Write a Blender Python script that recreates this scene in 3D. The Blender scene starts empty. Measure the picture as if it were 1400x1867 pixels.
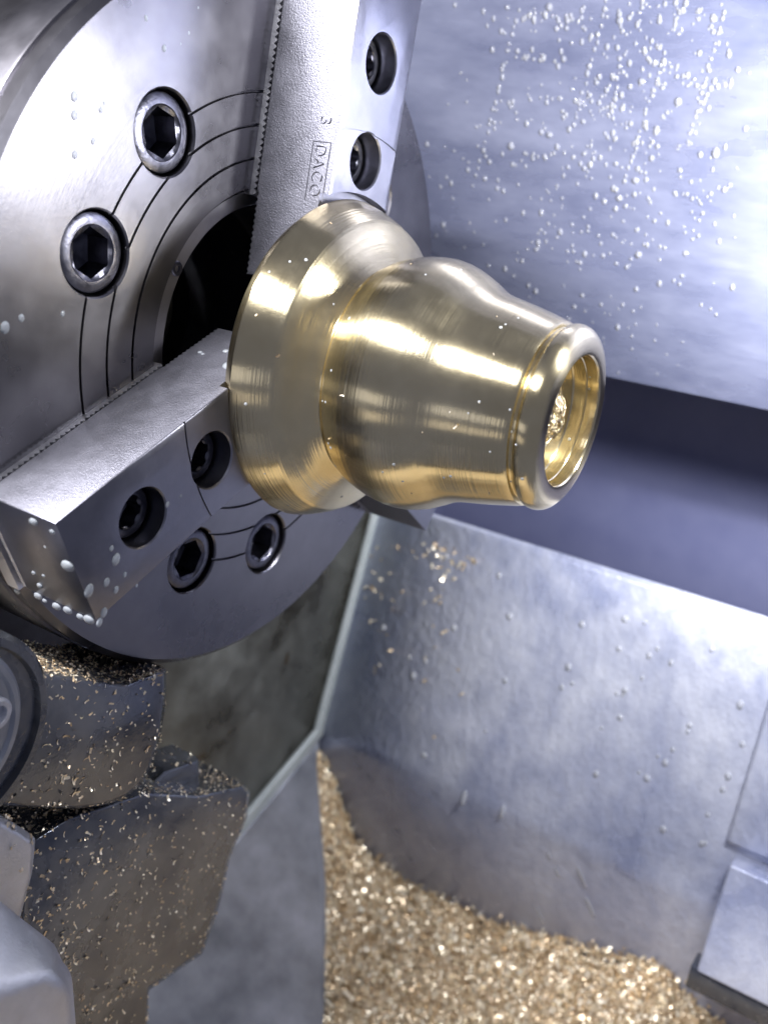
import bpy, bmesh, math, random
import numpy as np
from mathutils import Matrix, Vector
random.seed(7); rng = np.random.default_rng(7)
C = bpy.context.scene.collection
S = bpy.context.scene
PI = math.pi
# ------------------------------------------------------------------ units, camera
# one unit is the radius of the chuck (105 mm); X = spindle axis, Y = away from the operator, Z = up
S.unit_settings.scale_length = 0.105
CAM = Vector((1.7544, -2.0531, 0.9335))
CR = Matrix(((0.84012, -0.26674, 0.47227), (0.54239, 0.41317, -0.73151), (0.0, 0.87071, 0.49179)))
FPX = 1725.24
cam = bpy.data.cameras.new('camera'); cam_o = bpy.data.objects.new('camera', cam); C.objects.link(cam_o)
cam_o.matrix_world = Matrix.Translation(CAM) @ CR.to_4x4()
cam.sensor_fit = 'VERTICAL'; cam.sensor_height = 24; cam.lens = FPX / 1867 * 24
cam.clip_start = 0.01; cam.clip_end = 200
cam.dof.use_dof = True; cam.dof.focus_distance = 2.45; cam.dof.aperture_fstop = 0.85
S.camera = cam_o
# ------------------------------------------------------------------ world, lamps, exposure
W = bpy.data.worlds.new('World'); S.world = W; W.use_nodes = True
W.node_tree.nodes['Background'].inputs[0].default_value = (0.56, 0.60, 0.84, 1)
W.node_tree.nodes['Background'].inputs[1].default_value = 0.175
def area(name, loc, target, sx, sy, power, col):
    l = bpy.data.lights.new(name, 'AREA'); l.shape = 'RECTANGLE'; l.size = sx; l.size_y = sy
    l.energy = power; l.color = col
    o = bpy.data.objects.new(name, l); C.objects.link(o)
    z = (Vector(loc) - Vector(target)).normalized()
    x = Vector((1, 0, 0)); x = (x - z * x.dot(z)).normalized(); y = z.cross(x)
    o.matrix_world = Matrix.Translation(loc) @ Matrix((x, y, z)).transposed().to_4x4()
    return o
area('machine_lamp', (-0.50, -2.1, 3.5), (0.3, 0.1, -0.2), 1.9, 0.22, 390, (0.97, 0.96, 1.0))
area('overhead_fill', (1.0, -3.4, 5.2), (0.4, 0.2, -0.2), 3.4, 1.6, 64, (0.86, 0.89, 1.0))  # unseen soft fill, added overhead to broaden the glow along the brass
area('wall_glare_lamp', (1.90, 0.55, 0.50), (1.12, 1.4, 0.36), 0.35, 0.35, 150, (0.94, 0.95, 1.0))  # unseen lamp added to whiten the right end of the back wall
area('reflection_strip', (-1.5, -6.0, 0.5), (0.4, 0, 0), 7.0, 1.0, 10, (0.90, 0.90, 1.0))  # unseen strip added to lay a pale reflected band on the brass
area('reflection_strip', (-1.5, -6.0, -1.0), (0.4, 0, 0), 7.0, 0.8, 7, (1.0, 0.92, 0.86))  # second added strip, a warmer band lower on the brass
S.view_settings.view_transform = 'Standard'; S.view_settings.look = 'None'
S.view_settings.exposure = 0.50; S.view_settings.gamma = 1.0
S.render.engine = 'CYCLES'; S.cycles.use_denoising = True
S.cycles.max_bounces = 6; S.cycles.glossy_bounces = 4; S.cycles.transmission_bounces = 4; S.cycles.diffuse_bounces = 3
S.cycles.sample_clamp_indirect = 6.0; S.cycles.use_adaptive_sampling = True; S.cycles.adaptive_threshold = 0.02

# ------------------------------------------------------------------ helpers
def at(px, py, ax, val):
    """the place in the machine that shows at a pixel of the photograph, on the plane axis = val"""
    d = CR @ Vector(((px - 700) / FPX, -(py - 933.5) / FPX, -1))
    return CAM + d * ((val - CAM[ax]) / d[ax])
def link(name, me, mat=None, parent=None):
    o = bpy.data.objects.new(name, me); C.objects.link(o)
    if mat is not None:
        me.materials.clear()
        for m in (mat if isinstance(mat, (list, tuple)) else [mat]): me.materials.append(m)
    if parent is not None: o.parent = parent
    return o
def tag(o, label=None, cat=None, group=None, kind=None):
    for k, v in (('label', label), ('category', cat), ('group', group), ('kind', kind)):
        if v: o[k] = v
    return o
def smooth(me, deg=35):
    me.polygons.foreach_set('use_smooth', [True] * len(me.polygons))
    me.set_sharp_from_angle(angle=math.radians(deg)); return me
def mesh(name, v, f):
    me = bpy.data.meshes.new(name); me.from_pydata([tuple(p) for p in v], [], f); me.validate(); me.update(); return me
def loft(rings, closed_start=True, closed_end=True):
    """rings: lists of points, all the same length"""
    v = [p for r in rings for p in r]; n = len(rings[0]); f = []
    for i in range(len(rings) - 1):
        for j in range(n):
            a, b = i * n + j, i * n + (j + 1) % n
            f.append((a, b, b + n, a + n))
    if closed_start: f.append(tuple(reversed(range(n))))
    if closed_end: f.append(tuple(range((len(rings) - 1) * n, len(rings) * n)))
    return v, f
def circ(r, z, n, c=(0, 0), fn=None):
    out = []
    for i in range(n):
        a = 2 * PI * i / n; rr = r * (fn(a) if fn else 1)
        out.append((c[0] + rr * math.cos(a), c[1] + rr * math.sin(a), z))
    return out
def lathe(name, prof, n=128, start=True, end=True):
    """profile of (radius, z); counter-clockwise rings with rising z give outward faces"""
    v, f = loft([circ(r, z, n) for r, z in prof], start, end)
    return mesh(name, v, f)
def fixn(me):
    bm = bmesh.new(); bm.from_mesh(me); bmesh.ops.recalc_face_normals(bm, faces=bm.faces); bm.to_mesh(me); bm.free(); return me
def evalmesh(o):
    dg = bpy.context.evaluated_depsgraph_get(); dg.update()
    return bpy.data.meshes.new_from_object(o.evaluated_get(dg))
def bevel(me, w, seg=2, deg=30):
    o = bpy.data.objects.new('tmp', me); C.objects.link(o)
    m = o.modifiers.new('b', 'BEVEL'); m.width = w; m.segments = seg; m.limit_method = 'ANGLE'; m.angle_limit = math.radians(deg)
    r = evalmesh(o); bpy.data.objects.remove(o); return r
def cut(me, cutters):
    o = bpy.data.objects.new('tmp', me); C.objects.link(o); cs = []
    for c in cutters:
        co = bpy.data.objects.new('tmpc', fixn(c)); C.objects.link(co); cs.append(co)
        m = o.modifiers.new('x', 'BOOLEAN'); m.operation = 'DIFFERENCE'; m.object = co; m.solver = 'EXACT'
    r = evalmesh(o)
    for x in cs + [o]: bpy.data.objects.remove(x)
    return r
def boxm(x0, x1, y0, y1, z0, z1):
    v = [(x, y, z) for z in (z0, z1) for (x, y) in ((x0, y0), (x1, y0), (x1, y1), (x0, y1))]
    return mesh('box', v, [(3, 2, 1, 0), (4, 5, 6, 7), (0, 1, 5, 4), (1, 2, 6, 5), (2, 3, 7, 6), (3, 0, 4, 7)])
def join(mes, name):
    bm = bmesh.new()
    for m in mes: bm.from_mesh(m)
    me = bpy.data.meshes.new(name); bm.to_mesh(me); bm.free(); return me
# ------------------------------------------------------------------ materials
def nodes(name):
    m = bpy.data.materials.new(name); m.use_nodes = True
    nt = m.node_tree; return m, nt, nt.nodes['Principled BSDF']
def N(nt, t, **kw):
    n = nt.nodes.new(t)
    for k, v in kw.items():
        if k in n.inputs.keys() if isinstance(k, str) else False: n.inputs[k].default_value = v
        else: setattr(n, k, v)
    return n
def ramp(nt, src, stops):
    r = nt.nodes.new('ShaderNodeValToRGB'); e = r.color_ramp.elements
    while len(e) < len(stops): e.new(0.5)
    for el, (p, c) in zip(e, stops):
        el.position = p; el.color = c if len(c) == 4 else (*c, 1)
    nt.links.new(src, r.inputs[0]); return r.outputs[0]
def g(v): return (v, v, v)
def tex(nt, scale, detail=4, rough=0.55, vec=None, dist=0):
    n = nt.nodes.new('ShaderNodeTexNoise'); n.inputs['Scale'].default_value = scale
    n.inputs['Detail'].default_value = detail; n.inputs['Roughness'].default_value = rough; n.inputs['Distortion'].default_value = dist
    if vec is not None: nt.links.new(vec, n.inputs['Vector'])
    return n.outputs['Fac']
def obco(nt): return nt.nodes.new('ShaderNodeTexCoord').outputs['Object']
def mapped(nt, src, scale=(1, 1, 1), rot=(0, 0, 0)):
    m = nt.nodes.new('ShaderNodeMapping'); m.inputs['Scale'].default_value = scale; m.inputs['Rotation'].default_value = rot
    nt.links.new(src, m.inputs['Vector']); return m.outputs[0]
def math2(nt, op, a, b=None):
    m = nt.nodes.new('ShaderNodeMath'); m.operation = op
    for i, x in enumerate((a, b)):
        if x is None: continue
        if isinstance(x, (int, float)): m.inputs[i].default_value = x
        else: nt.links.new(x, m.inputs[i])
    return m.outputs[0]
def mixc(nt, f, a, b, mode='MIX'):
    m = nt.nodes.new('ShaderNodeMix'); m.data_type = 'RGBA'; m.blend_type = mode
    for s, x in ((0, f), (6, a), (7, b)):
        if isinstance(x, (int, float)): m.inputs[s].default_value = x
        elif isinstance(x, tuple): m.inputs[s].default_value = (*x, 1) if len(x) == 3 else x
        else: nt.links.new(x, m.inputs[s])
    return m.outputs[2]
def bump(nt, h, bs, strength=0.2, dist=0.01, prev=None):
    b = nt.nodes.new('ShaderNodeBump'); b.inputs['Strength'].default_value = strength; b.inputs['Distance'].default_value = dist
    nt.links.new(h, b.inputs['Height'])
    if prev is not None: nt.links.new(prev, b.inputs['Normal'])
    if bs is not None: nt.links.new(b.outputs[0], bs.inputs['Normal'])
    return b.outputs[0]
def metal(name, c0, c1, r0, r1, nscale=3.0, metallic=1.0, fine=None, fstr=0.1, fdist=0.004, stretch=(1, 1, 1), rings=None, spots=None):
    """worn metal: two tones and two roughnesses blended by noise, fine relief on top"""
    m, nt, bs = nodes(name); o = obco(nt); ms = mapped(nt, o, stretch)
    n1 = tex(nt, nscale, 3, 0.6, ms, 0.4); n2 = tex(nt, nscale * 7, 2, 0.6, ms)
    f = math2(nt, 'ADD', math2(nt, 'MULTIPLY', n1, 0.7), math2(nt, 'MULTIPLY', n2, 0.3))
    f = ramp(nt, f, [(0.34, g(0)), (0.66, g(1))])
    col = mixc(nt, f, c0, c1)
    if spots:
        sp = ramp(nt, tex(nt, spots[0], 2, 0.5, o), [(spots[1], g(0)), (spots[1] + 0.03, g(1))])
        col = mixc(nt, sp, col, spots[2])
    nt.links.new(col, bs.inputs['Base Color'])
    mr = nt.nodes.new('ShaderNodeMapRange'); nt.links.new(f, mr.inputs[0]); mr.inputs[3].default_value = r0; mr.inputs[4].default_value = r1
    nt.links.new(mr.outputs[0], bs.inputs['Roughness']); bs.inputs['Metallic'].default_value = metallic
    prev = None
    if rings:
        sep = nt.nodes.new('ShaderNodeSeparateXYZ'); nt.links.new(o, sep.inputs[0])
        if rings[0] == 'r':
            q = math2(nt, 'SQRT', math2(nt, 'ADD', math2(nt, 'POWER', sep.outputs[0], 2.0), math2(nt, 'POWER', sep.outputs[1], 2.0)))
        else: q = sep.outputs[2]
        cmb = nt.nodes.new('ShaderNodeCombineXYZ'); nt.links.new(q, cmb.inputs[0])
        prev = bump(nt, tex(nt, rings[1], 2, 0.7, cmb.outputs[0]), None if fine else bs, rings[2], 0.01)
    if fine: bump(nt, tex(nt, fine, 3, 0.6, ms), bs, fstr, fdist, prev)
    return m
M_chuck = metal('ground_steel', (0.135, 0.131, 0.143), (0.20, 0.196, 0.212), 0.24, 0.36, 1.6, fine=60, fstr=0.05, rings=('r', 120, 0.018), spots=(9, 0.74, (0.36, 0.36, 0.40)))
M_jside = metal('blasted_jaw_steel', (0.20, 0.20, 0.23), (0.285, 0.285, 0.325), 0.46, 0.60, 3.0, fine=220, fstr=0.4, fdist=0.005)
M_jaw = metal('jaw_steel', (0.19, 0.19, 0.22), (0.26, 0.26, 0.30), 0.30, 0.44, 3.0, fine=90, fstr=0.08, fdist=0.004)
M_master = metal('jaw_rail_steel', (0.58, 0.58, 0.62), (0.70, 0.70, 0.74), 0.3, 0.45, 5.0, fine=120, fstr=0.2)
M_black = metal('blackened_screw_steel', (0.07, 0.07, 0.09), (0.17, 0.17, 0.20), 0.25, 0.42, 9.0, fine=90, fstr=0.2)
M_ringst = metal('bore_steel', (0.32, 0.31, 0.33), (0.44, 0.43, 0.44), 0.30, 0.45, 4.0)
M_dark = metal('dark_oily_steel', (0.035, 0.035, 0.04), (0.07, 0.07, 0.08), 0.35, 0.5, 4.0)
M_brass = metal('turned_brass', (0.75, 0.63, 0.37), (0.84, 0.73, 0.47), 0.17, 0.26, 3.0, rings=('z', 110, 0.16), fine=30, fstr=0.06)
def aniso(m, amt):
    nt = m.node_tree; bs = nt.nodes['Principled BSDF']; t = nt.nodes.new('ShaderNodeTangent'); t.direction_type = 'RADIAL'; t.axis = 'Z'
    nt.links.new(t.outputs[0], bs.inputs['Tangent']); bs.inputs['Anisotropic'].default_value = amt; bs.inputs['Anisotropic Rotation'].default_value = 0.25
aniso(M_brass, 0.85)
M_brass_rough = metal('torn_brass', (0.45, 0.36, 0.2), (0.75, 0.62, 0.38), 0.15, 0.3, 14.0, fine=45, fstr=1.0, fdist=0.03)
M_mark = metal('stamped_mark', (0.16, 0.16, 0.19), (0.24, 0.24, 0.27), 0.4, 0.5, 9.0)
M_wall = metal('wet_sheet_steel', (0.095, 0.106, 0.17), (0.175, 0.188, 0.26), 0.18, 0.42, 2.4, metallic=0.4, stretch=(0.45, 1, 1.4), fine=30, fstr=0.10, fdist=0.01)
M_recess = metal('blue_grey_paint', (0.12, 0.13, 0.235), (0.15, 0.16, 0.27), 0.45, 0.6, 1.5, metallic=0.0)
M_cover = metal('bed_cover_steel', (0.30, 0.33, 0.47), (0.62, 0.64, 0.73), 0.24, 0.48, 1.5, metallic=0.25, stretch=(1.2, 0.8, 0.8), fine=22, fstr=0.35, fdist=0.02)
M_head = metal('oily_panel', (0.028, 0.024, 0.016), (0.17, 0.175, 0.16), 0.20, 0.5, 1.5, metallic=0.4, spots=(5.0, 0.70, (0.06, 0.045, 0.025)))
M_trim = metal('pale_trim', (0.36, 0.40, 0.40), (0.48, 0.52, 0.52), 0.4, 0.6, 5.0, metallic=0.2)
M_plate = metal('deflector_steel', (0.20, 0.22, 0.25), (0.46, 0.48, 0.54), 0.30, 0.5, 1.4, metallic=0.6)
M_cast = metal('oily_casting', (0.07, 0.08, 0.11), (0.20, 0.205, 0.215), 0.10, 0.36, 2.4, metallic=0.7, fine=70, fstr=0.12, fdist=0.006)
M_bright = metal('sanded_aluminium', (0.46, 0.48, 0.53), (0.66, 0.67, 0.72), 0.30, 0.48, 3.0, metallic=0.5, fine=120, fstr=0.3, fdist=0.006)
def chipmat():
    m, nt, bs = nodes('brass_chips')
    geo = nt.nodes.new('ShaderNodeNewGeometry')
    c = ramp(nt, geo.outputs['Random Per Island'], [(0, (0.52, 0.38, 0.23)), (0.35, (0.84, 0.68, 0.46)), (1, (1.0, 0.92, 0.73))])
    nt.links.new(c, bs.inputs['Base Color']); bs.inputs['Metallic'].default_value = 0.5; bs.inputs['Roughness'].default_value = 0.30
    return m
M_chip = chipmat()
def watermat(name, col, milky):
    m, nt, bs = nodes(name); out = nt.nodes['Material Output']; nt.nodes.remove(bs)
    tr = nt.nodes.new('ShaderNodeBsdfTransparent'); tr.inputs[0].default_value = (0.97, 0.98, 1, 1)
    di = nt.nodes.new('ShaderNodeBsdfDiffuse'); di.inputs[0].default_value = (*col, 1)
    gl = nt.nodes.new('ShaderNodeBsdfGlossy'); gl.inputs['Roughness'].default_value = 0.06
    fr = nt.nodes.new('ShaderNodeFresnel'); fr.inputs['IOR'].default_value = 1.45
    a = nt.nodes.new('ShaderNodeMixShader'); b = nt.nodes.new('ShaderNodeMixShader'); a.inputs[0].default_value = milky
    nt.links.new(tr.outputs[0], a.inputs[1]); nt.links.new(di.outputs[0], a.inputs[2])
    nt.links.new(fr.outputs[0], b.inputs[0]); nt.links.new(a.outputs[0], b.inputs[1]); nt.links.new(gl.outputs[0], b.inputs[2])
    nt.links.new(b.outputs[0], out.inputs[0]); return m
M_drop = watermat('coolant_drop', (0.97, 0.98, 1.0), 0.11)
M_bead = watermat('cover_drop', (0.97, 0.98, 1.0), 0.30)
M_milk = watermat('milky_coolant', (0.80, 0.86, 0.90), 0.38)

# ------------------------------------------------------------------ the setting
def sheet(name, pts, mat, thick=(0, 0, 0), sub=0):
    """a flat plate with thickness"""
    n = len(pts); t = Vector(thick)
    v, f = loft([[Vector(p) for p in pts], [Vector(p) + t for p in pts]])
    o = link(name, bevel(fixn(mesh(name, v, f)), 0.008, 2), mat); smooth(o.data); return o
WALL_Y, WALL_Z = 1.40, -0.45
bw = sheet('back_wall', [(-1.2, WALL_Y, WALL_Z), (3.2, WALL_Y, WALL_Z), (3.2, WALL_Y, 3.2), (-1.2, WALL_Y, 3.2)], M_wall, (0, 0.05, 0)); tag(bw, kind='structure')
rc = sheet('wall_recess', [(-1.2, 2.15, -2.6), (3.2, 2.15, -2.6), (3.2, 2.15, 0.4), (-1.2, 2.15, 0.4)], M_recess, (0, 0.04, 0)); tag(rc, kind='structure')
# bed cover: rolled lip, steep slope, then straight down into the chip pit
prof = [(1.62, -1.90), (1.553, -1.44), (1.545, -1.405), (1.536, -1.400), (1.526, -1.418), (1.30, -1.857), (1.10, -2.246), (0.97, -2.50), (0.95, -2.56), (0.95, -4.4)]
v = []; f = []
for i, (y, z) in enumerate(prof):
    for x in (-0.6, 0.4, 1.4, 3.2): v.append((x, y, z))
for i in range(len(prof) - 1):
    for j in range(3):
        a = i * 4 + j; f.append((a, a + 1, a + 5, a + 4))
bc = link('bed_cover', smooth(fixn(mesh('bed_cover', v, f)), 50), M_cover); tag(bc, kind='structure')
if bc.data.polygons[len(bc.data.polygons) // 2].normal.y > 0: bc.data.flip_normals()
sol = bc.modifiers.new('s', 'SOLIDIFY'); sol.thickness = 0.03; sol.offset = -1 
# headstock: oily panel with a pale trim strip, base wall below it
HX = -0.6
hp = sheet('headstock_panel', [(HX, 1.489, -1.49), (HX, 0.95, -2.537), (HX, 0.314, -2.648), (HX, -2.4, -3.1), (HX, -1.25, -0.9), (HX, -1.25, 1.15), (HX, 2.2, 1.15), (HX, 2.2, -0.1)], M_head, (-0.05, 0, 0)); tag(hp, kind='structure')
def bar(name, pts, w, t, mat, parent):
    rings = []
    for i, p in enumerate(pts):
        p = Vector(p); d = (Vector(pts[min(i + 1, len(pts) - 1)]) - Vector(pts[max(i - 1, 0)])).normalized()
        s = d.cross(Vector((1, 0, 0))).normalized() * w / 2
        rings.append([p - s, p + s, p + s + Vector((t, 0, 0)), p - s + Vector((t, 0, 0))])
    v, f = loft(rings); o = link(name, bevel(fixn(mesh(name, v, f)), t * 0.3), mat, parent); smooth(o.data); return o
bar('trim_strip', [(HX + 0.002, 1.60, -1.27), (HX + 0.002, 1.46, -1.545), (HX + 0.002, 0.93, -2.53), (HX + 0.002, 0.30, -2.64), (HX + 0.002, -2.4, -3.09)], 0.085, 0.03, M_trim, hp)
sv, sf = loft([circ(r, z, 128) for r, z in ((0.95, -0.62), (1.34, -0.62), (1.34, -0.555), (1.31, -0.54), (1.22, -0.54), (1.20, -0.56), (0.95, -0.56))], False, False)  # dark ring added behind the chuck, the black shade below it put into colour
sm_ = fixn(mesh('chuck_shade_ring', sv, sf)); sm_.transform(Matrix(((0, 0, 1, 0), (0.94727, 0.32043, 0, 0), (-0.32043, 0.94727, 0, 0), (0, 0, 0, 1))))
link('chuck_shade_ring', smooth(sm_), M_dark, hp)
bs_ = sheet('machine_base', [(HX - 0.06, 0.96, -2.5), (HX - 0.06, 0.96, -4.4), (HX - 0.06, -3, -4.4), (HX - 0.06, -3, -2.9), (HX - 0.06, 0.3, -2.6)], M_plate, (-0.05, 0, 0)); tag(bs_, kind='structure')
df = sheet('chip_deflector', [(-0.60, 0.95, -2.56), (-0.60, -2.4, -3.14), (0.75, -0.85, -4.0), (-0.52, 0.93, -3.4)], M_plate, (-0.02, 0, -0.03))
tag(df, 'smooth grey chip deflector plate sloping into the chip pile', 'plate')
pf = sheet('pit_floor', [(-0.7, -3, -4.4), (3.2, -3, -4.4), (3.2, 0.98, -4.4), (-0.7, 0.98, -4.4)], M_dark, (0, 0, -0.05)); tag(pf, kind='structure')
# raised cover plates at the right edge
sdir = Vector((0, -0.4575, -0.8892)); snorm = Vector((0, -0.8892, 0.4575))
def slab(name, x0, x1, s0, s1, lift, mat, base=Vector((0, 1.489, -1.49)), bw=0.02):
    r = []
    for x in (x0, x1):
        p0 = Vector((x, 0, 0)) + base + sdir * s0; p1 = Vector((x, 0, 0)) + base + sdir * s1
        r.append([p0 - snorm * 0.0, p1 - snorm * 0.0, p1 + snorm * lift, p0 + snorm * lift])
    v, f = loft(r); o = link(name, bevel(fixn(mesh(name, v, f)), bw, 3), mat); smooth(o.data); return o
s1 = slab('cover_plate', 1.45, 3.1, 0.18, 0.86, 0.035, M_cover); tag(s1, 'pale thin cover plate above the thick grey block', 'cover plate')
s2 = slab('way_cover_block', 1.50, 3.1, 0.885, 1.36, 0.19, M_cover, bw=0.012); r = []
for x in (1.47, 3.1):
    p0 = Vector((x, 1.489, -1.49)) + sdir * 1.362; p1 = p0 + sdir * 0.11; r.append([p0, p1, p1 + snorm * 0.13, p0 + snorm * 0.155])
v, f = loft(r); o = link('wiper_strip', bevel(fixn(mesh('wiper_strip', v, f)), 0.008, 2), M_cast, s2); smooth(o.data)
tag(s2, 'thick pale grey block at the lower right beside the chips', 'block')

# ------------------------------------------------------------------ the chuck
MC = Matrix(((0, 0, 1, 0), (0.94727, 0.32043, 0, 0), (-0.32043, 0.94727, 0, 0), (0, 0, 0, 1)))   # chuck axes -> machine axes
chuck = bpy.data.objects.new('lathe_chuck', None); C.objects.link(chuck); chuck.matrix_world = MC
tag(chuck, 'large round grey steel three jaw lathe chuck holding the brass part', 'lathe chuck')
RA, RB, RC, RD = 0.674, 0.592, 0.509, 0.430
def groove(r, w=0.0038, d=0.010): return [(r + w, 0.0), (r + w * 0.5, -d), (r - w * 0.5, -d), (r - w, 0.0)]
prof = [(0.385, -0.545), (0.93, -0.545), (0.955, -0.53), (0.955, -0.50), (0.965, -0.48), (1.008, -0.47), (1.008, -0.075), (1.006, -0.070), (0.998, -0.068), (0.998, -0.050), (1.002, -0.046), (1.002, -0.018), (0.984, 0.0)]
prof += groove(RA) + groove(RB) + groove(RC) + [(RD + 0.006, 0.0), (RD, -0.008), (RD, -0.05), (0.385, -0.05)]
v, f = loft([circ(r, z, 256) for r, z in prof], False, False)
n = len(prof)
f += [((n - 1) * 256 + j, (n - 1) * 256 + (j + 1) % 256, (j + 1) % 256, j) for j in range(256)]
body = fixn(mesh('chuck_body', v, f))
BOLTS = [150 - 15, 150 + 15, 270 - 15, 270 + 15, 30 - 15, 30 + 15]
RBOLT = 0.678
def cyl(r, z0, z1, c, nn=64):
    v, f = loft([circ(r, z0, nn, c), circ(r, z1, nn, c)]); return mesh('c', v, f)
bp = [(RBOLT * math.cos(math.radians(a)), RBOLT * math.sin(math.radians(a))) for a in BOLTS]
cutters = []
for c in bp:
    v, f = loft([circ(0.100, -0.16, 64, c), circ(0.100, -0.004, 64, c), circ(0.110, 0.006, 64, c), circ(0.110, 0.05, 64, c)]); cutters.append(mesh('c', v, f))
body = cut(body, cutters); smooth(body, 30)
ob = link('chuck_body', body, M_chuck, chuck)
# bore ring with notches, a set screw, and the dark hole behind
def notch(a):
    for k in range(3):
        d = abs((math.degrees(a) - (203 + 120 * k) + 180) % 360 - 180)
        if d < 4: return 1.06
    return 1.0
rr = [(0.427, -0.045, None), (0.427, -0.020, None), (0.424, -0.016, None), (0.388, -0.016, notch), (0.384, -0.020, notch), (0.384, -0.30, notch)]
v, f = loft([circ(r, z, 192, fn=fn) for r, z, fn in rr], False, False)
br = link('bore_ring', smooth(fixn(mesh('bore_ring', v, f))), M_ringst, ob)
ss = link('set_screw', smooth(lathe('set_screw', [(0.020, -0.03), (0.020, -0.013), (0.017, -0.010), (0.009, -0.010), (0.008, -0.02)], 24)), M_black, ob); ss.location = (-0.372, 0.170, 0.0)
v, f = loft([circ(0.40, -0.10, 96), circ(0.40, -0.52, 96), circ(0.25, -0.52, 96), circ(0.25, -1.2, 96)], False, True)
link('spindle_bore', smooth(mesh('spindle_bore', v, f)), M_dark, ob)
# screws
def hexfn(a, k=6):
    s = 2 * PI / k; t = (a + s / 2) % s - s / 2; return math.cos(PI / k) / math.cos(t)
def lobefn(a): return 1.0 + 0.09 * math.cos(6 * a)
def screw_mesh(name, ro, rs, fn, top, depth, h):
    rings = [(ro, top - h, None), (ro, top - 0.012, None), (ro - 0.003, top - 0.004, None), (ro - 0.012, top, None), (rs * 1.10, top, None), (rs * 1.05, top - 0.003, None),
             (rs, top - 0.006, fn), (rs, top - depth, fn), (rs * 0.3, top - depth - 0.012, None)]
    v, f = loft([circ(r, z, 72, fn=q) for r, z, q in rings]); return smooth(mesh(name, v, f), 28)
fm = screw_mesh('face_screw', 0.094, 0.060, hexfn, -0.012, 0.075, 0.14)
for i, c in enumerate(bp):
    o = link('face_screw', fm, M_black, chuck); o.location = (c[0], c[1], 0); o.rotation_euler = (0, 0, random.uniform(0, 1))
# jaws
JW, JH, JR0, JR1, JB = 0.144, 0.2613, 0.184, 0.9875, 0.0225
MR0, MR1 = 0.395, 1.00
def jaw_mesh():
    """outline of the side, with serrations on the underside, extruded across the width"""
    pts = [(JR0, JH), (JR0, JB)]
    y = JR0
    while y < JR1 - 0.016:
        pts += [(y + 0.008, JB + (0.007 if y < MR0 else 0.0005)), (y + 0.016, JB)]; y += 0.016
    pts += [(JR1, JB), (JR1, JH)]
    v, f = loft([[(-JW, a, b) for a, b in pts], [(JW, a, b) for a, b in pts]])
    me = bevel(fixn(mesh('jaw', v, f)), 0.008, 2, 60)
    cs = [cyl(0.446, 0.232, 0.5, (0, 0), 128)]
    for yy in (0.777, 0.531): 
        v, f = loft([circ(0.0725, 0.09, 64, (0, yy)), circ(0.0725, JH - 0.004, 64, (0, yy)), circ(0.079, JH + 0.004, 64, (0, yy)), circ(0.079, JH + 0.1, 64, (0, yy))])
        cs.append(mesh('c', v, f))
    # shallow turned lines on the front
    for r in (0.600,):
        a = [circ(r - 0.0025, JH - 0.004, 160), circ(r + 0.0025, JH - 0.004, 160), circ(r + 0.0025, JH + 0.05, 160), circ(r - 0.0025, JH + 0.05, 160)]
        v, f = loft(a, False, False); n = 160; f += [(3 * n + j, 3 * n + (j + 1) % n, (j + 1) % n, j) for j in range(n)]
        cs.append(mesh('c', v, f))
    me = cut(me, cs); me.materials.clear(); me.materials.append(M_jaw); me.materials.append(M_jside)
    for p in me.polygons: p.material_index = 1 if abs(p.normal.x) > 0.95 and abs(abs(p.center.x) - JW) < 0.002 else 0
    return smooth(me, 30)
def master_mesh():
    pts = [(MR0, -0.03)]; y = MR0; pts.append((MR0, 0.012))
    while y < MR1 - 0.016:
        pts += [(y + 0.007, 0.0218), (y + 0.009, 0.0218), (y + 0.016, 0.012)]; y += 0.016
    pts += [(MR1, 0.012), (MR1, -0.03)]
    w = JW - 0.001
    v, f = loft([[(-w, a, b) for a, b in pts], [(w, a, b) for a, b in pts]])
    return fixn(mesh('master_jaw', v, f))
jm, mm = jaw_mesh(), master_mesh()
js = screw_mesh('jaw_screw', 0.0665, 0.040, lobefn, 0.212, 0.05, 0.06)
jaws = []
for k in range(3):
    j = link('jaw', jm, None, chuck); j.rotation_euler = (0, 0, math.radians(120 * k)); jaws.append(j)
    m_ = link('master_jaw', mm, M_master, chuck); m_.rotation_euler = (0, 0, math.radians(120 * k))
    for yy in (0.777, 0.531):
        o = link('jaw_screw', js, M_black, j); o.location = (0, yy, 0); o.rotation_euler = (0, 0, random.uniform(0, 1))
# stamped lettering on the side of the upper jaw
def text_mesh(s, size):
    cu = bpy.data.curves.new('t', 'FONT'); cu.body = s; cu.size = size; cu.extrude = 0.0; cu.align_x = 'LEFT'; cu.offset = -0.0012
    cu.space_character = 1.12
    o = bpy.data.objects.new('t', cu); C.objects.link(o); me = evalmesh(o); bpy.data.objects.remove(o); return me
def stamp(me, y, z, sx=1.0):
    bm = bmesh.new(); bm.from_mesh(me)
    r = bmesh.ops.extrude_face_region(bm, geom=bm.faces[:])
    for q in [e for e in r['geom'] if isinstance(e, bmesh.types.BMVert)]: q.co.z += 0.0015
    for q in bm.verts: q.co = Vector((-JW - 0.0002 - q.co.z, y - q.co.x * sx, z + q.co.y))
    bm.to_mesh(me); bm.free(); return me
parts = [stamp(text_mesh('DACO', 0.050), 0.542, 0.198, 0.84), stamp(text_mesh('3', 0.050), 0.612, 0.200)]
def strip(y0, y1, z0, z1): return boxm(-JW - 0.0016, -JW - 0.0002, y0, y1, z0, z1)
q = 0.0011
parts += [strip(0.400, 0.549, 0.187 - q, 0.187 + q), strip(0.400, 0.549, 0.243 - q, 0.243 + q), strip(0.549 - 2 * q, 0.549, 0.187 + q, 0.243 - q)]
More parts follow.
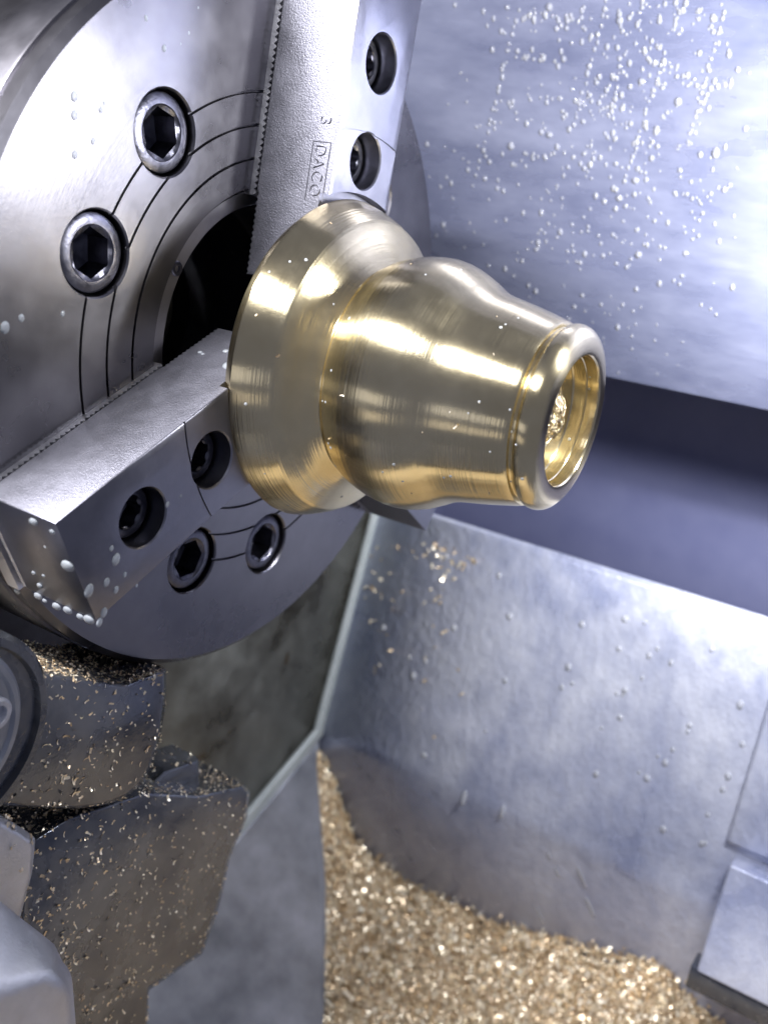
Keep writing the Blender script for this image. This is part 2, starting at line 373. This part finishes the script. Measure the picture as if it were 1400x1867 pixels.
link('stamped_lettering', fixn(join(parts, 'stamped_lettering')), M_mark, jaws[0])

# ------------------------------------------------------------------ the brass part
prof = [(0.300, 0.2325), (0.420, 0.2325), (0.4405, 0.262), (0.4425, 0.268), (0.4410, 0.275), (0.431, 0.302), (0.4175, 0.332), (0.4010, 0.3605)]
# hollow sweep down to the neck
for t in np.linspace(0, 1, 14)[1:]:
    prof.append((0.4010 - 0.1080 * t, 0.3612 + 0.066 * t + 0.010 * (-math.sin(t * PI)) * t))
prof += [(0.2925, 0.430), (0.288, 0.432), (0.288, 0.4365), (0.2935, 0.4385), (0.299, 0.4420)]
bulb = [(0.302, 0.445), (0.3115, 0.462), (0.3200, 0.485), (0.3275, 0.512), (0.3320, 0.54), (0.3345, 0.565), (0.3340, 0.59), (0.3300, 0.615), (0.3225, 0.640), (0.3120, 0.664), (0.2985, 0.690), (0.2855, 0.712), (0.2755, 0.735), (0.2690, 0.760), (0.2635, 0.79), (0.2575, 0.82), (0.2510, 0.85), (0.2440, 0.88), (0.2380, 0.905)]
def cr(p, n=4):
    out = []
    for i in range(len(p) - 1):
        p0, p1, p2, p3 = [np.array(p[max(0, min(len(p) - 1, i + d))]) for d in (-1, 0, 1, 2)]
        for t in np.linspace(0, 1, n, endpoint=False):
            out.append(tuple(0.5 * (2 * p1 + (p2 - p0) * t + (2 * p0 - 5 * p1 + 4 * p2 - p3) * t ** 2 + (3 * p1 - p0 - 3 * p2 + p3) * t ** 3)))
    return out + [tuple(p[-1])]
prof += cr(bulb, 4) + [(0.2335, 0.918), (0.2315, 0.9205), (0.2225, 0.9220), (0.2210, 0.9245), (0.2210, 0.9295), (0.2230, 0.9315)]
tip = [(0.2265, 0.9330), (0.2315, 0.9380), (0.2345, 0.9460), (0.2340, 0.9570), (0.2300, 0.9680), (0.2225, 0.9770), (0.2110, 0.9840), (0.1970, 0.9878)]
prof += cr(tip, 3) + [(0.1720, 0.9888), (0.1665, 0.9875), (0.1635, 0.9835), (0.1620, 0.976), (0.1620, 0.955), (0.1595, 0.953), (0.1595, 0.920), (0.157, 0.916), (0.095, 0.914), (0.090, 0.908), (0.088, 0.80)]
bme = smooth(lathe('brass_workpiece', prof, 192), 24)
brass = link('brass_workpiece', bme, M_brass); brass.matrix_world = MC @ Matrix.Translation((-0.001, -0.0125, 0.0)) @ Matrix.Rotation(math.radians(0.4), 4, 'X')
tag(brass, 'shiny turned brass bell shaped fitting gripped in the chuck jaws', 'brass part')
stub = []
vv, ff = loft([circ(0.068, 0.85, 40), circ(0.066, 0.915, 40), circ(0.058, 0.935, 40), circ(0.040, 0.950, 40), circ(0.012, 0.954, 40)])
vv = [Vector(p) + Vector((random.uniform(-1, 1), random.uniform(-1, 1), random.uniform(-1, 1))) * 0.0045 for p in vv]
link('torn_stub', mesh('torn_stub', vv, ff), M_brass_rough, brass)

# ------------------------------------------------------------------ tool turret pieces at the lower left
def loftpx(front, xf, back, xb, depth=0.3, shift=(0, 0)):
    """outline facing along the spindle, set back by depth behind it"""
    a = [at(x, y, 0, xf) for x, y in front]; b = [at(x, y, 0, xb) for x, y in back]
    c = [p + Vector((-depth, shift[0], shift[1])) for p in b]
    v, f = loft([a, b, c]); return fixn(mesh('block', v, f))
def block(name, me, bw, mat, label, cat, seg=3):
    o = link(name, bevel(me, bw, seg, 25), mat); smooth(o.data, 40); tag(o, label, cat); return o
P1 = [(-160, 1222), (60, 1226), (150, 1238), (230, 1250)] + cr([(298, 1224), (299, 1255), (294, 1305), (283, 1360), (264, 1410), (236, 1442), (198, 1461), (150, 1470), (90, 1471), (20, 1467)], 4) + [(-160, 1455)]
P1b = [(x + 5 if x > 0 else x, y - 7 if y < 1252 else y + 4) for x, y in P1]
th = block('tool_carrier', loftpx(P1, 0.09, P1b, 0.04, 0.30), 0.014, M_cast, 'dark rounded tool carrier casting under the chuck, speckled with chips', 'tool holder')
def cyl_x(name, c, prof, n, mat, parent=None):
    me = lathe(name, prof, n); me.transform(Matrix.Rotation(PI / 2, 4, 'Y')); me.transform(Matrix.Translation(c))
    o = link(name, smooth(fixn(me)), mat, parent); return o
c0 = at(-112, 1345, 0, 0.09)
cyl_x('collar', c0, [(0.262, -0.03), (0.262, 0.035), (0.250, 0.05), (0.232, 0.05), (0.226, 0.035), (0.10, 0.03)], 72, M_cast, th)
cyl_x('end_cap', at(-138, 1345, 0, 0.12), [(0.215, -0.02), (0.215, 0.035), (0.205, 0.046), (0.193, 0.046), (0.186, 0.038), (0.02, 0.036)], 72, M_plate, th)
cyl_x('cap_screw', at(-12, 1300, 0, 0.158), [(0.040, -0.03), (0.040, 0.012), (0.034, 0.018), (0.024, 0.018), (0.022, 0.004)], 32, M_bright, th)
P2 = [(52, 1540), (128, 1492), (265, 1446), (362, 1452), (440, 1434), (451, 1448), (445, 1492), (416, 1560), (398, 1640), (366, 1735), (270, 1800), (240, 2400), (60, 2400), (40, 1700)]
P2b = [(40, 1520), (122, 1466), (262, 1425), (362, 1436), (444, 1428), (456, 1444), (450, 1492), (420, 1562), (403, 1642), (370, 1739), (272, 1806), (242, 2400), (60, 2400), (40, 1700)]
tb = block('tool_block', loftpx(P2, 0.02, P2b, -0.05, 0.30), 0.008, M_cast, 'dark grey faceted tool block dusted with brass chips', 'tool block')
P3 = [(235, 1480), (262, 1442), (300, 1407), (360, 1388), (366, 1480)]
P3b = [(230, 1480), (257, 1436), (298, 1400), (362, 1380), (370, 1480)]
lug = block('clamp_lug', loftpx(P3, -0.06, P3b, -0.09, 0.12), 0.006, M_cast, 'small olive clamp lug on top of the faceted tool block', 'clamp')
P4 = [(-80, 1470), (0, 1500), (38, 1522), (60, 1538), (54, 1600), (30, 1690), (-80, 1690)]
lb = block('clamp_block', loftpx(P4, 0.14, [(x + 6, y - 10) for x, y in P4], 0.10, 0.15), 0.008, M_bright, 'small pale clamp block at the left edge below the rounded casting', 'clamp')
F5 = [(-90, 1835), (0, 1805), (60, 1782), (92, 1772), (126, 1800), (160, 2250), (-90, 2250)]
B5 = [(-90, 1585), (-10, 1632), (58, 1688), (100, 1722), (132, 1768), (166, 2200), (-90, 2200)]
nz = block('coolant_nozzle', loftpx(F5, 0.42, B5, 0.24, 0.14), 0.03, M_bright, 'bright rounded coolant nozzle block in the bottom left corner', 'nozzle', 4)

# ------------------------------------------------------------------ chips, drops
def flakes(pos, nor, size, seed, name, flat=0.6):
    """curled brass chips: bent strips of four quads, joined"""
    r = np.random.default_rng(seed); n = len(pos)
    k = 5; t = np.linspace(-1, 1, k)
    curl = r.uniform(0.4, 4.6, n); L = size * r.uniform(0.5, 1.6, n); Wd = size * r.uniform(0.15, 0.55, n)
    ang = t[None, :] * curl[:, None] / 2
    x = np.sin(ang) / (curl[:, None] / 2) * L[:, None] / 2; z = (1 - np.cos(ang)) / (curl[:, None] / 2) * L[:, None] / 2 * np.sign(r.uniform(-1, 1, n))[:, None]
    q = np.zeros((n, k, 2, 3))
    for s, sg in ((0, -1), (1, 1)):
        q[:, :, s, 0] = x; q[:, :, s, 1] = sg * Wd[:, None] / 2 * (1 + 0.3 * r.uniform(-1, 1, (n, k))); q[:, :, s, 2] = z
    # random frames about the surface normal
    nor = nor + r.normal(0, flat, (n, 3)); nor /= np.linalg.norm(nor, axis=1)[:, None]
    ax = r.normal(0, 1, (n, 3)); ax -= nor * (ax * nor).sum(1)[:, None]; ax /= np.linalg.norm(ax, axis=1)[:, None]
    ay = np.cross(nor, ax)
    w = q[..., 0:1] * ax[:, None, None] + q[..., 1:2] * ay[:, None, None] + q[..., 2:3] * nor[:, None, None] + pos[:, None, None]
    v = w.reshape(-1, 3); b = np.arange(n)[:, None] * 2 * k
    fs = np.concatenate([np.stack([b[:, 0] + 2 * i, b[:, 0] + 2 * i + 1, b[:, 0] + 2 * i + 3, b[:, 0] + 2 * i + 2], 1) for i in range(k - 1)])
    me = bpy.data.meshes.new(name); me.vertices.add(len(v)); me.vertices.foreach_set('co', v.ravel())
    me.loops.add(len(fs) * 4); me.polygons.add(len(fs)); me.loops.foreach_set('vertex_index', fs.ravel().astype(np.int32))
    me.polygons.foreach_set('loop_start', np.arange(0, len(fs) * 4, 4, dtype=np.int32)); me.update(calc_edges=True); me.validate()
    me.polygons.foreach_set('use_smooth', [True] * len(me.polygons)); return me
def sample(o, n, want, seed):
    """random points on the faces of an object whose outward normal passes a test"""
    r = np.random.default_rng(seed); me = o.data; me.calc_loop_triangles(); mw = np.array(o.matrix_world)
    co = np.array([q.co[:] for q in me.vertices]) @ mw[:3, :3].T + mw[:3, 3]
    tr = np.array([t.vertices[:] for t in me.loop_triangles]); a, b, c = co[tr[:, 0]], co[tr[:, 1]], co[tr[:, 2]]
    cr_ = np.cross(b - a, c - a); ar = np.linalg.norm(cr_, axis=1); nn = cr_ / np.maximum(ar, 1e-12)[:, None]
    w = ar * want(nn, (a + b + c) / 3); w /= w.sum(); i = r.choice(len(tr), n, p=w)
    u, s = r.random(n), r.random(n); fl = u + s > 1; u[fl], s[fl] = 1 - u[fl], 1 - s[fl]
    return a[i] + (b - a)[i] * u[:, None] + (c - a)[i] * s[:, None], nn[i]
bpy.context.view_layer.update()
# the pile in the pit
xs = np.linspace(-0.75, 3.1, 120); ys = np.linspace(-2.2, 0.94, 90)
kx = [-0.7, -0.544, -0.367, -0.042, 0.491, 1.315, 1.664, 2.4]; kz = [-2.55, -2.75, -3.28, -3.40, -3.34, -3.05, -3.25, -3.6]
gx, gy = np.meshgrid(xs, ys)
from mathutils import noise as mn
def hgt(x, y):
    z = np.interp(x, kx, kz); d = 0.94 - y
    z = z * np.exp(-d * 1.2) + (-3.42) * (1 - np.exp(-d * 1.2)) - 0.02 * d
    return z
gz = hgt(gx, gy) + np.array([[0.07 * mn.noise(Vector((a * 4, b * 4, 0))) + 0.05 * mn.noise(Vector((a * 11, b * 11, 3))) for a, b in zip(ra, rb_)] for ra, rb_ in zip(gx, gy)])
v = np.stack([gx, gy, gz], 2).reshape(-1, 3); f = [(j * 120 + i, j * 120 + i + 1, (j + 1) * 120 + i + 1, (j + 1) * 120 + i) for j in range(89) for i in range(119)]
base = mesh('pile', v, f)
po = bpy.data.objects.new('tmp', base); C.objects.link(po); bpy.context.view_layer.update()
pp, pn = sample(po, 48000, lambda nn, ce: (ce[:, 1] > -1.0) * (ce[:, 0] < 2.2) + 0.02, 3); bpy.data.objects.remove(po)
fl = flakes(pp + rng.uniform(0, 0.03, (len(pp), 1)) * np.array([0, 0, 1]), pn, 0.037, 5, 'f', 0.8)
sel = rng.choice(len(pp), 2600, replace=False)
f2 = flakes(pp[sel] + np.array([0, 0, 0.025]), pn[sel], 0.070, 6, 'f', 0.7)
cx = rng.uniform(-0.55, 1.9, 900); up = np.abs(rng.normal(0, 0.035, 900)); cz = hgt(cx, 0.94) + up
f3 = flakes(np.stack([cx, np.full(900, 0.938), cz], 1), np.tile([0, -1.0, 0.2], (900, 1)), 0.032, 8, 'f', 0.5)
pile = link('chip_pile', join([base, fl, f2, f3], 'chip_pile'), M_chip); tag(pile, 'heap of tan brass chips filling the pit below', 'chips', kind='stuff')
# loose chips on the tool pieces and the deflector
def loose(o, n, size, want, seed, label):
    p, nn = sample(o, n, want, seed); c = link('loose_chips', flakes(p + nn * size * 0.12, nn, size, seed, 'loose_chips', 0.35), M_chip); tag(c, label, 'chips', kind='stuff')
facing = lambda nn, ce: np.clip(nn[:, 2] * 2.0, 0, None) + np.clip(nn[:, 0], 0, None) * 0.30
def densify(o, cuts=4):
    bm = bmesh.new(); bm.from_mesh(o.data); bmesh.ops.triangulate(bm, faces=bm.faces); bmesh.ops.subdivide_edges(bm, edges=bm.edges, cuts=cuts, use_grid_fill=True)
    me = bpy.data.meshes.new('d'); bm.to_mesh(me); bm.free(); q = bpy.data.objects.new('d', me); q.matrix_world = o.matrix_world; return q
thick = lambda nn, ce: facing(nn, ce) * np.exp(-(ce[:, 1] + 1.05) * 4.5) * (0.4 + np.array([max(0, mn.noise(Vector(c) * 6)) for c in ce]) * 3)
loose(densify(th), 1700, 0.015, thick, 31, 'brass chips gathered along the top of the rounded tool carrier')
loose(densify(tb), 4200, 0.015, thick, 32, 'brass chips gathered in the left corner of the faceted tool block')
loose(th, 1500, 0.011, facing, 11, 'brass chips scattered over the rounded tool carrier')
loose(tb, 2600, 0.011, facing, 12, 'brass chips scattered over the faceted tool block')
loose(lb, 90, 0.018, facing, 13, 'brass chips on the pale clamp block')
loose(lug, 30, 0.018, facing, 14, 'brass chips on the olive clamp lug')
loose(df, 40, 0.03, lambda nn, ce: (nn[:, 2] > 0.1) * 1.0, 15, 'stray brass chips on the deflector plate')
def dome(n=10):
    v = []; f = []
    for i, (r, z) in enumerate(((1, 0), (0.93, 0.26), (0.70, 0.48), (0.36, 0.61))):
        for j in range(n): v.append((r * math.cos(2 * PI * j / n), r * math.sin(2 * PI * j / n), z))
    v.append((0, 0, 0.65))
    for i in range(3):
        for j in range(n): f.append((i * n + j, i * n + (j + 1) % n, (i + 1) * n + (j + 1) % n, (i + 1) * n + j))
    for j in range(n): f.append((3 * n + j, 3 * n + (j + 1) % n, 4 * n))
    return v, f
DV, DF = dome()
def drops(name, items, mat, label):
    """items: (centre, normal, along, radius, stretch)"""
    V = []; F = []
    for p, nn, al, r, st in items:
        nn = Vector(nn).normalized(); al = Vector(al); al = (al - nn * al.dot(nn)).normalized(); b = nn.cross(al); o = len(V)
        for x, y, z in DV: V.append(Vector(p) + al * x * r * st + b * y * r + nn * (z * r * 0.8 - 0.0006))
        F += [tuple(i + o for i in q) for q in DF]
    o = link(name, smooth(mesh(name, V, F), 80), mat); tag(o, label, 'droplets', kind='stuff'); return o
# drops on the back wall: runs of beads and loose spatter, densest to the upper right
it = []
def wdrop(px, py, r):
    p = at(px, py, 1, WALL_Y); it.append((p, (0, -1, 0), (0, 0, 1), r * 0.74, random.uniform(0.9, 1.5)))
runs = [((945, 20), (860, 350), 22), ((1100, 30), (1040, 240), 14), ((1130, 110), (1115, 230), 10), ((1170, 0), (1160, 60), 5), ((1235, 30), (1225, 60), 4), ((1205, 120), (1135, 340), 20), ((1320, 20), (1250, 270), 18), ((1080, 270), (1110, 310), 4), ((1300, 150), (1270, 210), 6)]
for (a, b), (c, d), n in runs:
    for i in range(n):
        t = (i + random.uniform(-0.3, 0.3)) / n; wdrop(a + (c - a) * t + random.gauss(0, 1.5), b + (d - b) * t, random.uniform(0.0075, 0.0125))
rows = [((960, 28), (1090, 33)), ((940, 105), (1020, 112)), ((960, 178), (1100, 190)), ((1010, 210), (1160, 195)), ((1180, 110), (1240, 125)), ((1220, 18), (1290, 22)), ((1100, 255), (1240, 265)), ((955, 282), (1050, 290)), ((1260, 160), (1335, 155))]
for (a, b), (c, d) in rows:
    for i in range(12):
        t = random.random(); wdrop(a + (c - a) * t, b + (d - b) * t + random.gauss(0, 3), random.uniform(0.006, 0.012))
for i in range(460):
    while True:
        x, y = random.uniform(770, 1370), random.uniform(0, 600)
        w = math.exp(-((x - 1140) / 190) ** 2) * (1.0 if y < 480 else 0.35) * (1 - max(0, (x - 1290)) / 90)
        if random.random() < w: break
    wdrop(x, y, random.choice((0.006, 0.007, 0.009, 0.009, 0.011, 0.013)) if random.random() < 0.97 else 0.018)
for i in range(26): wdrop(random.gauss(850, 50), random.uniform(180, 460), random.uniform(0.006, 0.011))
for i in range(30): wdrop(random.uniform(900, 1300), random.uniform(560, 690), random.uniform(0.005, 0.008))
drops('coolant_droplets', it, M_drop, 'clear coolant droplets beading on the back wall')
# drops on the cover
it = []
nn = snorm
for i in range(120):
    x, y = random.uniform(660, 1400), random.uniform(960, 1560)
    if random.random() > (0.25 + 0.75 * (x > 1050)): continue
    d = CR @ Vector(((x - 700) / FPX, -(y - 933.5) / FPX, -1)); t = (Vector((0, 1.489, -1.49)) - CAM).dot(nn) / d.dot(nn); p = CAM + d * t
    if p.y < 0.99 or p.y > 1.47 or p.x > 1.42: continue
    it.append((p, nn, sdir, random.uniform(0.007, 0.017), random.uniform(1, 1.5)))
for px, py, r, st in ((1060, 1600, .010, 7), (1015, 1590, .007, 5), (1075, 1655, .011, 6), (985, 1670, .009, 7), (845, 1455, .014, 3), (915, 1480, .012, 3), (1000, 1560, .007, 4)):
    d = CR @ Vector(((px - 700) / FPX, -(py - 933.5) / FPX, -1)); t = (0.948 - CAM.y) / d.y; p = CAM + d * t
    if p.z > -2.55:
        t = (Vector((0, 1.489, -1.49)) - CAM).dot(nn) / d.dot(nn); it.append((CAM + d * t, nn, sdir, r, st))
    else: it.append((p, (0, -1, 0), (-0.5, 0, 1), r, st))
drops('coolant_droplets', it, M_bead, 'clear coolant droplets scattered on the sloping bed cover')
cp = []; cn = []
for (x, y, n, sx, sy) in ((690, 1080, 22, 22, 60), (800, 1000, 26, 28, 18), (800, 1090, 16, 22, 60), (760, 1250, 10, 50, 60), (850, 1010, 14, 16, 14)):
    for i in range(n):
        px, py = random.gauss(x, sx), random.gauss(y, sy)
        d = CR @ Vector(((px - 700) / FPX, -(py - 933.5) / FPX, -1)); t = (Vector((0, 1.489, -1.49)) - CAM).dot(nn) / d.dot(nn); p = CAM + d * t
        if 0.99 < p.y < 1.48: cp.append(p + nn * 0.004); cn.append(nn)
o = link('loose_chips', flakes(np.array([q[:] for q in cp]), np.array([q[:] for q in cn]), 0.03, 21, 'loose_chips', 0.5), M_chip); tag(o, 'pale brass chips stuck high on the sloping bed cover', 'chips', kind='stuff')
# milky drops on chuck and jaws, placed in chuck axes
it = []
def cw(p): return MC @ Vector(p)
def cdir(d): return (MC.to_3x3() @ Vector(d))
def hitz(px, py, z):
    d = CR @ Vector(((px - 700) / FPX, -(py - 933.5) / FPX, -1)); t = (z - CAM.x) / d.x; return CAM + d * t
for px, py, r in ((136, 176, .010), (136, 210, .009), (184, 200, .006), (137, 282, .008), (170, 258, .006), (267, 33, .006), (300, 88, .007), (345, 60, .004), (190, 188, .004), (10, 597, .012), (40, 580, .008), (115, 572, .006), (330, 80, .003), (362, 14, .003)):
    it.append((hitz(px, py, 0.0), (1, 0, 0), (0, 0.3, 1), r, 1.2))
for px, py, r in ((212, 1020, .012), (228, 1048, .006), (195, 1062, .009), (212, 1076, .008), (163, 1077, .013), (190, 1117, .010), (182, 1135, .009), (204, 1000, .006), (306, 920, .006), (330, 905, .004), (250, 1068, .004)):
    it.append((hitz(px, py, JH), (1, 0, 0), (0, 0.5, 1), r, 1.35))
ej = Matrix.Rotation(math.radians(120), 3, 'Z')
en = MC.to_3x3() @ (ej @ Vector((0, 1, 0))); e0 = MC.to_3x3() @ (ej @ Vector((0, JR1, 0)))
for px, py, r in ((124, 1032, .016), (104, 1106, .012), (124, 1113, .012), (147, 1125, .010), (163, 1130, .014), (70, 1087, .011), (82, 1096, .007), (73, 1068, .008), (62, 1045, .006), (80, 1050, .005), (62, 952, .011), (96, 970, .007), (83, 998, .004), (32, 1078, .009)):
    d = CR @ Vector(((px - 700) / FPX, -(py - 933.5) / FPX, -1)); t = (e0 - CAM).dot(en) / d.dot(en)
    it.append((CAM + d * t, en, (1, 0.2, 0.6), r, 1.5))
tn = MC.to_3x3() @ (ej @ Vector((1, 0, 0))); t0 = MC.to_3x3() @ (ej @ Vector((JW, 0, 0)))
for px, py, r in ((418, 667, .016), (412, 640, .008), (365, 642, .006), (370, 645, .005)):
    d = CR @ Vector(((px - 700) / FPX, -(py - 933.5) / FPX, -1)); t = (t0 - CAM).dot(tn) / d.dot(tn)
    it.append((CAM + d * t, tn, (1, 0, 0), r, 1.2))
drops('milky_droplets', it, M_milk, 'milky white coolant drops spattered on the chuck face and lower jaw')

# fine spray beads and a few stuck chips on the brass part
bp_, bn_ = sample(brass, 46, lambda nn, ce: np.clip(-nn[:, 1] + 0.3 * nn[:, 2], 0, None) * (ce[:, 0] < 0.99) * (nn[:, 0] < 0.97), 41)
drops('coolant_droplets', [(p, q, (0, 0.2, 1), random.choice((0.0022, 0.003, 0.0035, 0.0045)), 1.1) for p, q in zip(bp_, bn_)], M_milk, 'tiny coolant beads on the brass part')
bp_, bn_ = sample(brass, 16, lambda nn, ce: np.clip(-nn[:, 1] + 0.4 * nn[:, 2], 0, None) * (ce[:, 0] < 0.95), 42)
tag(link('loose_chips', flakes(bp_ + bn_ * 0.001, bn_, 0.010, 43, 'loose_chips', 0.2), M_chip), 'few tiny chips stuck to the brass part', 'chips', kind='stuff')
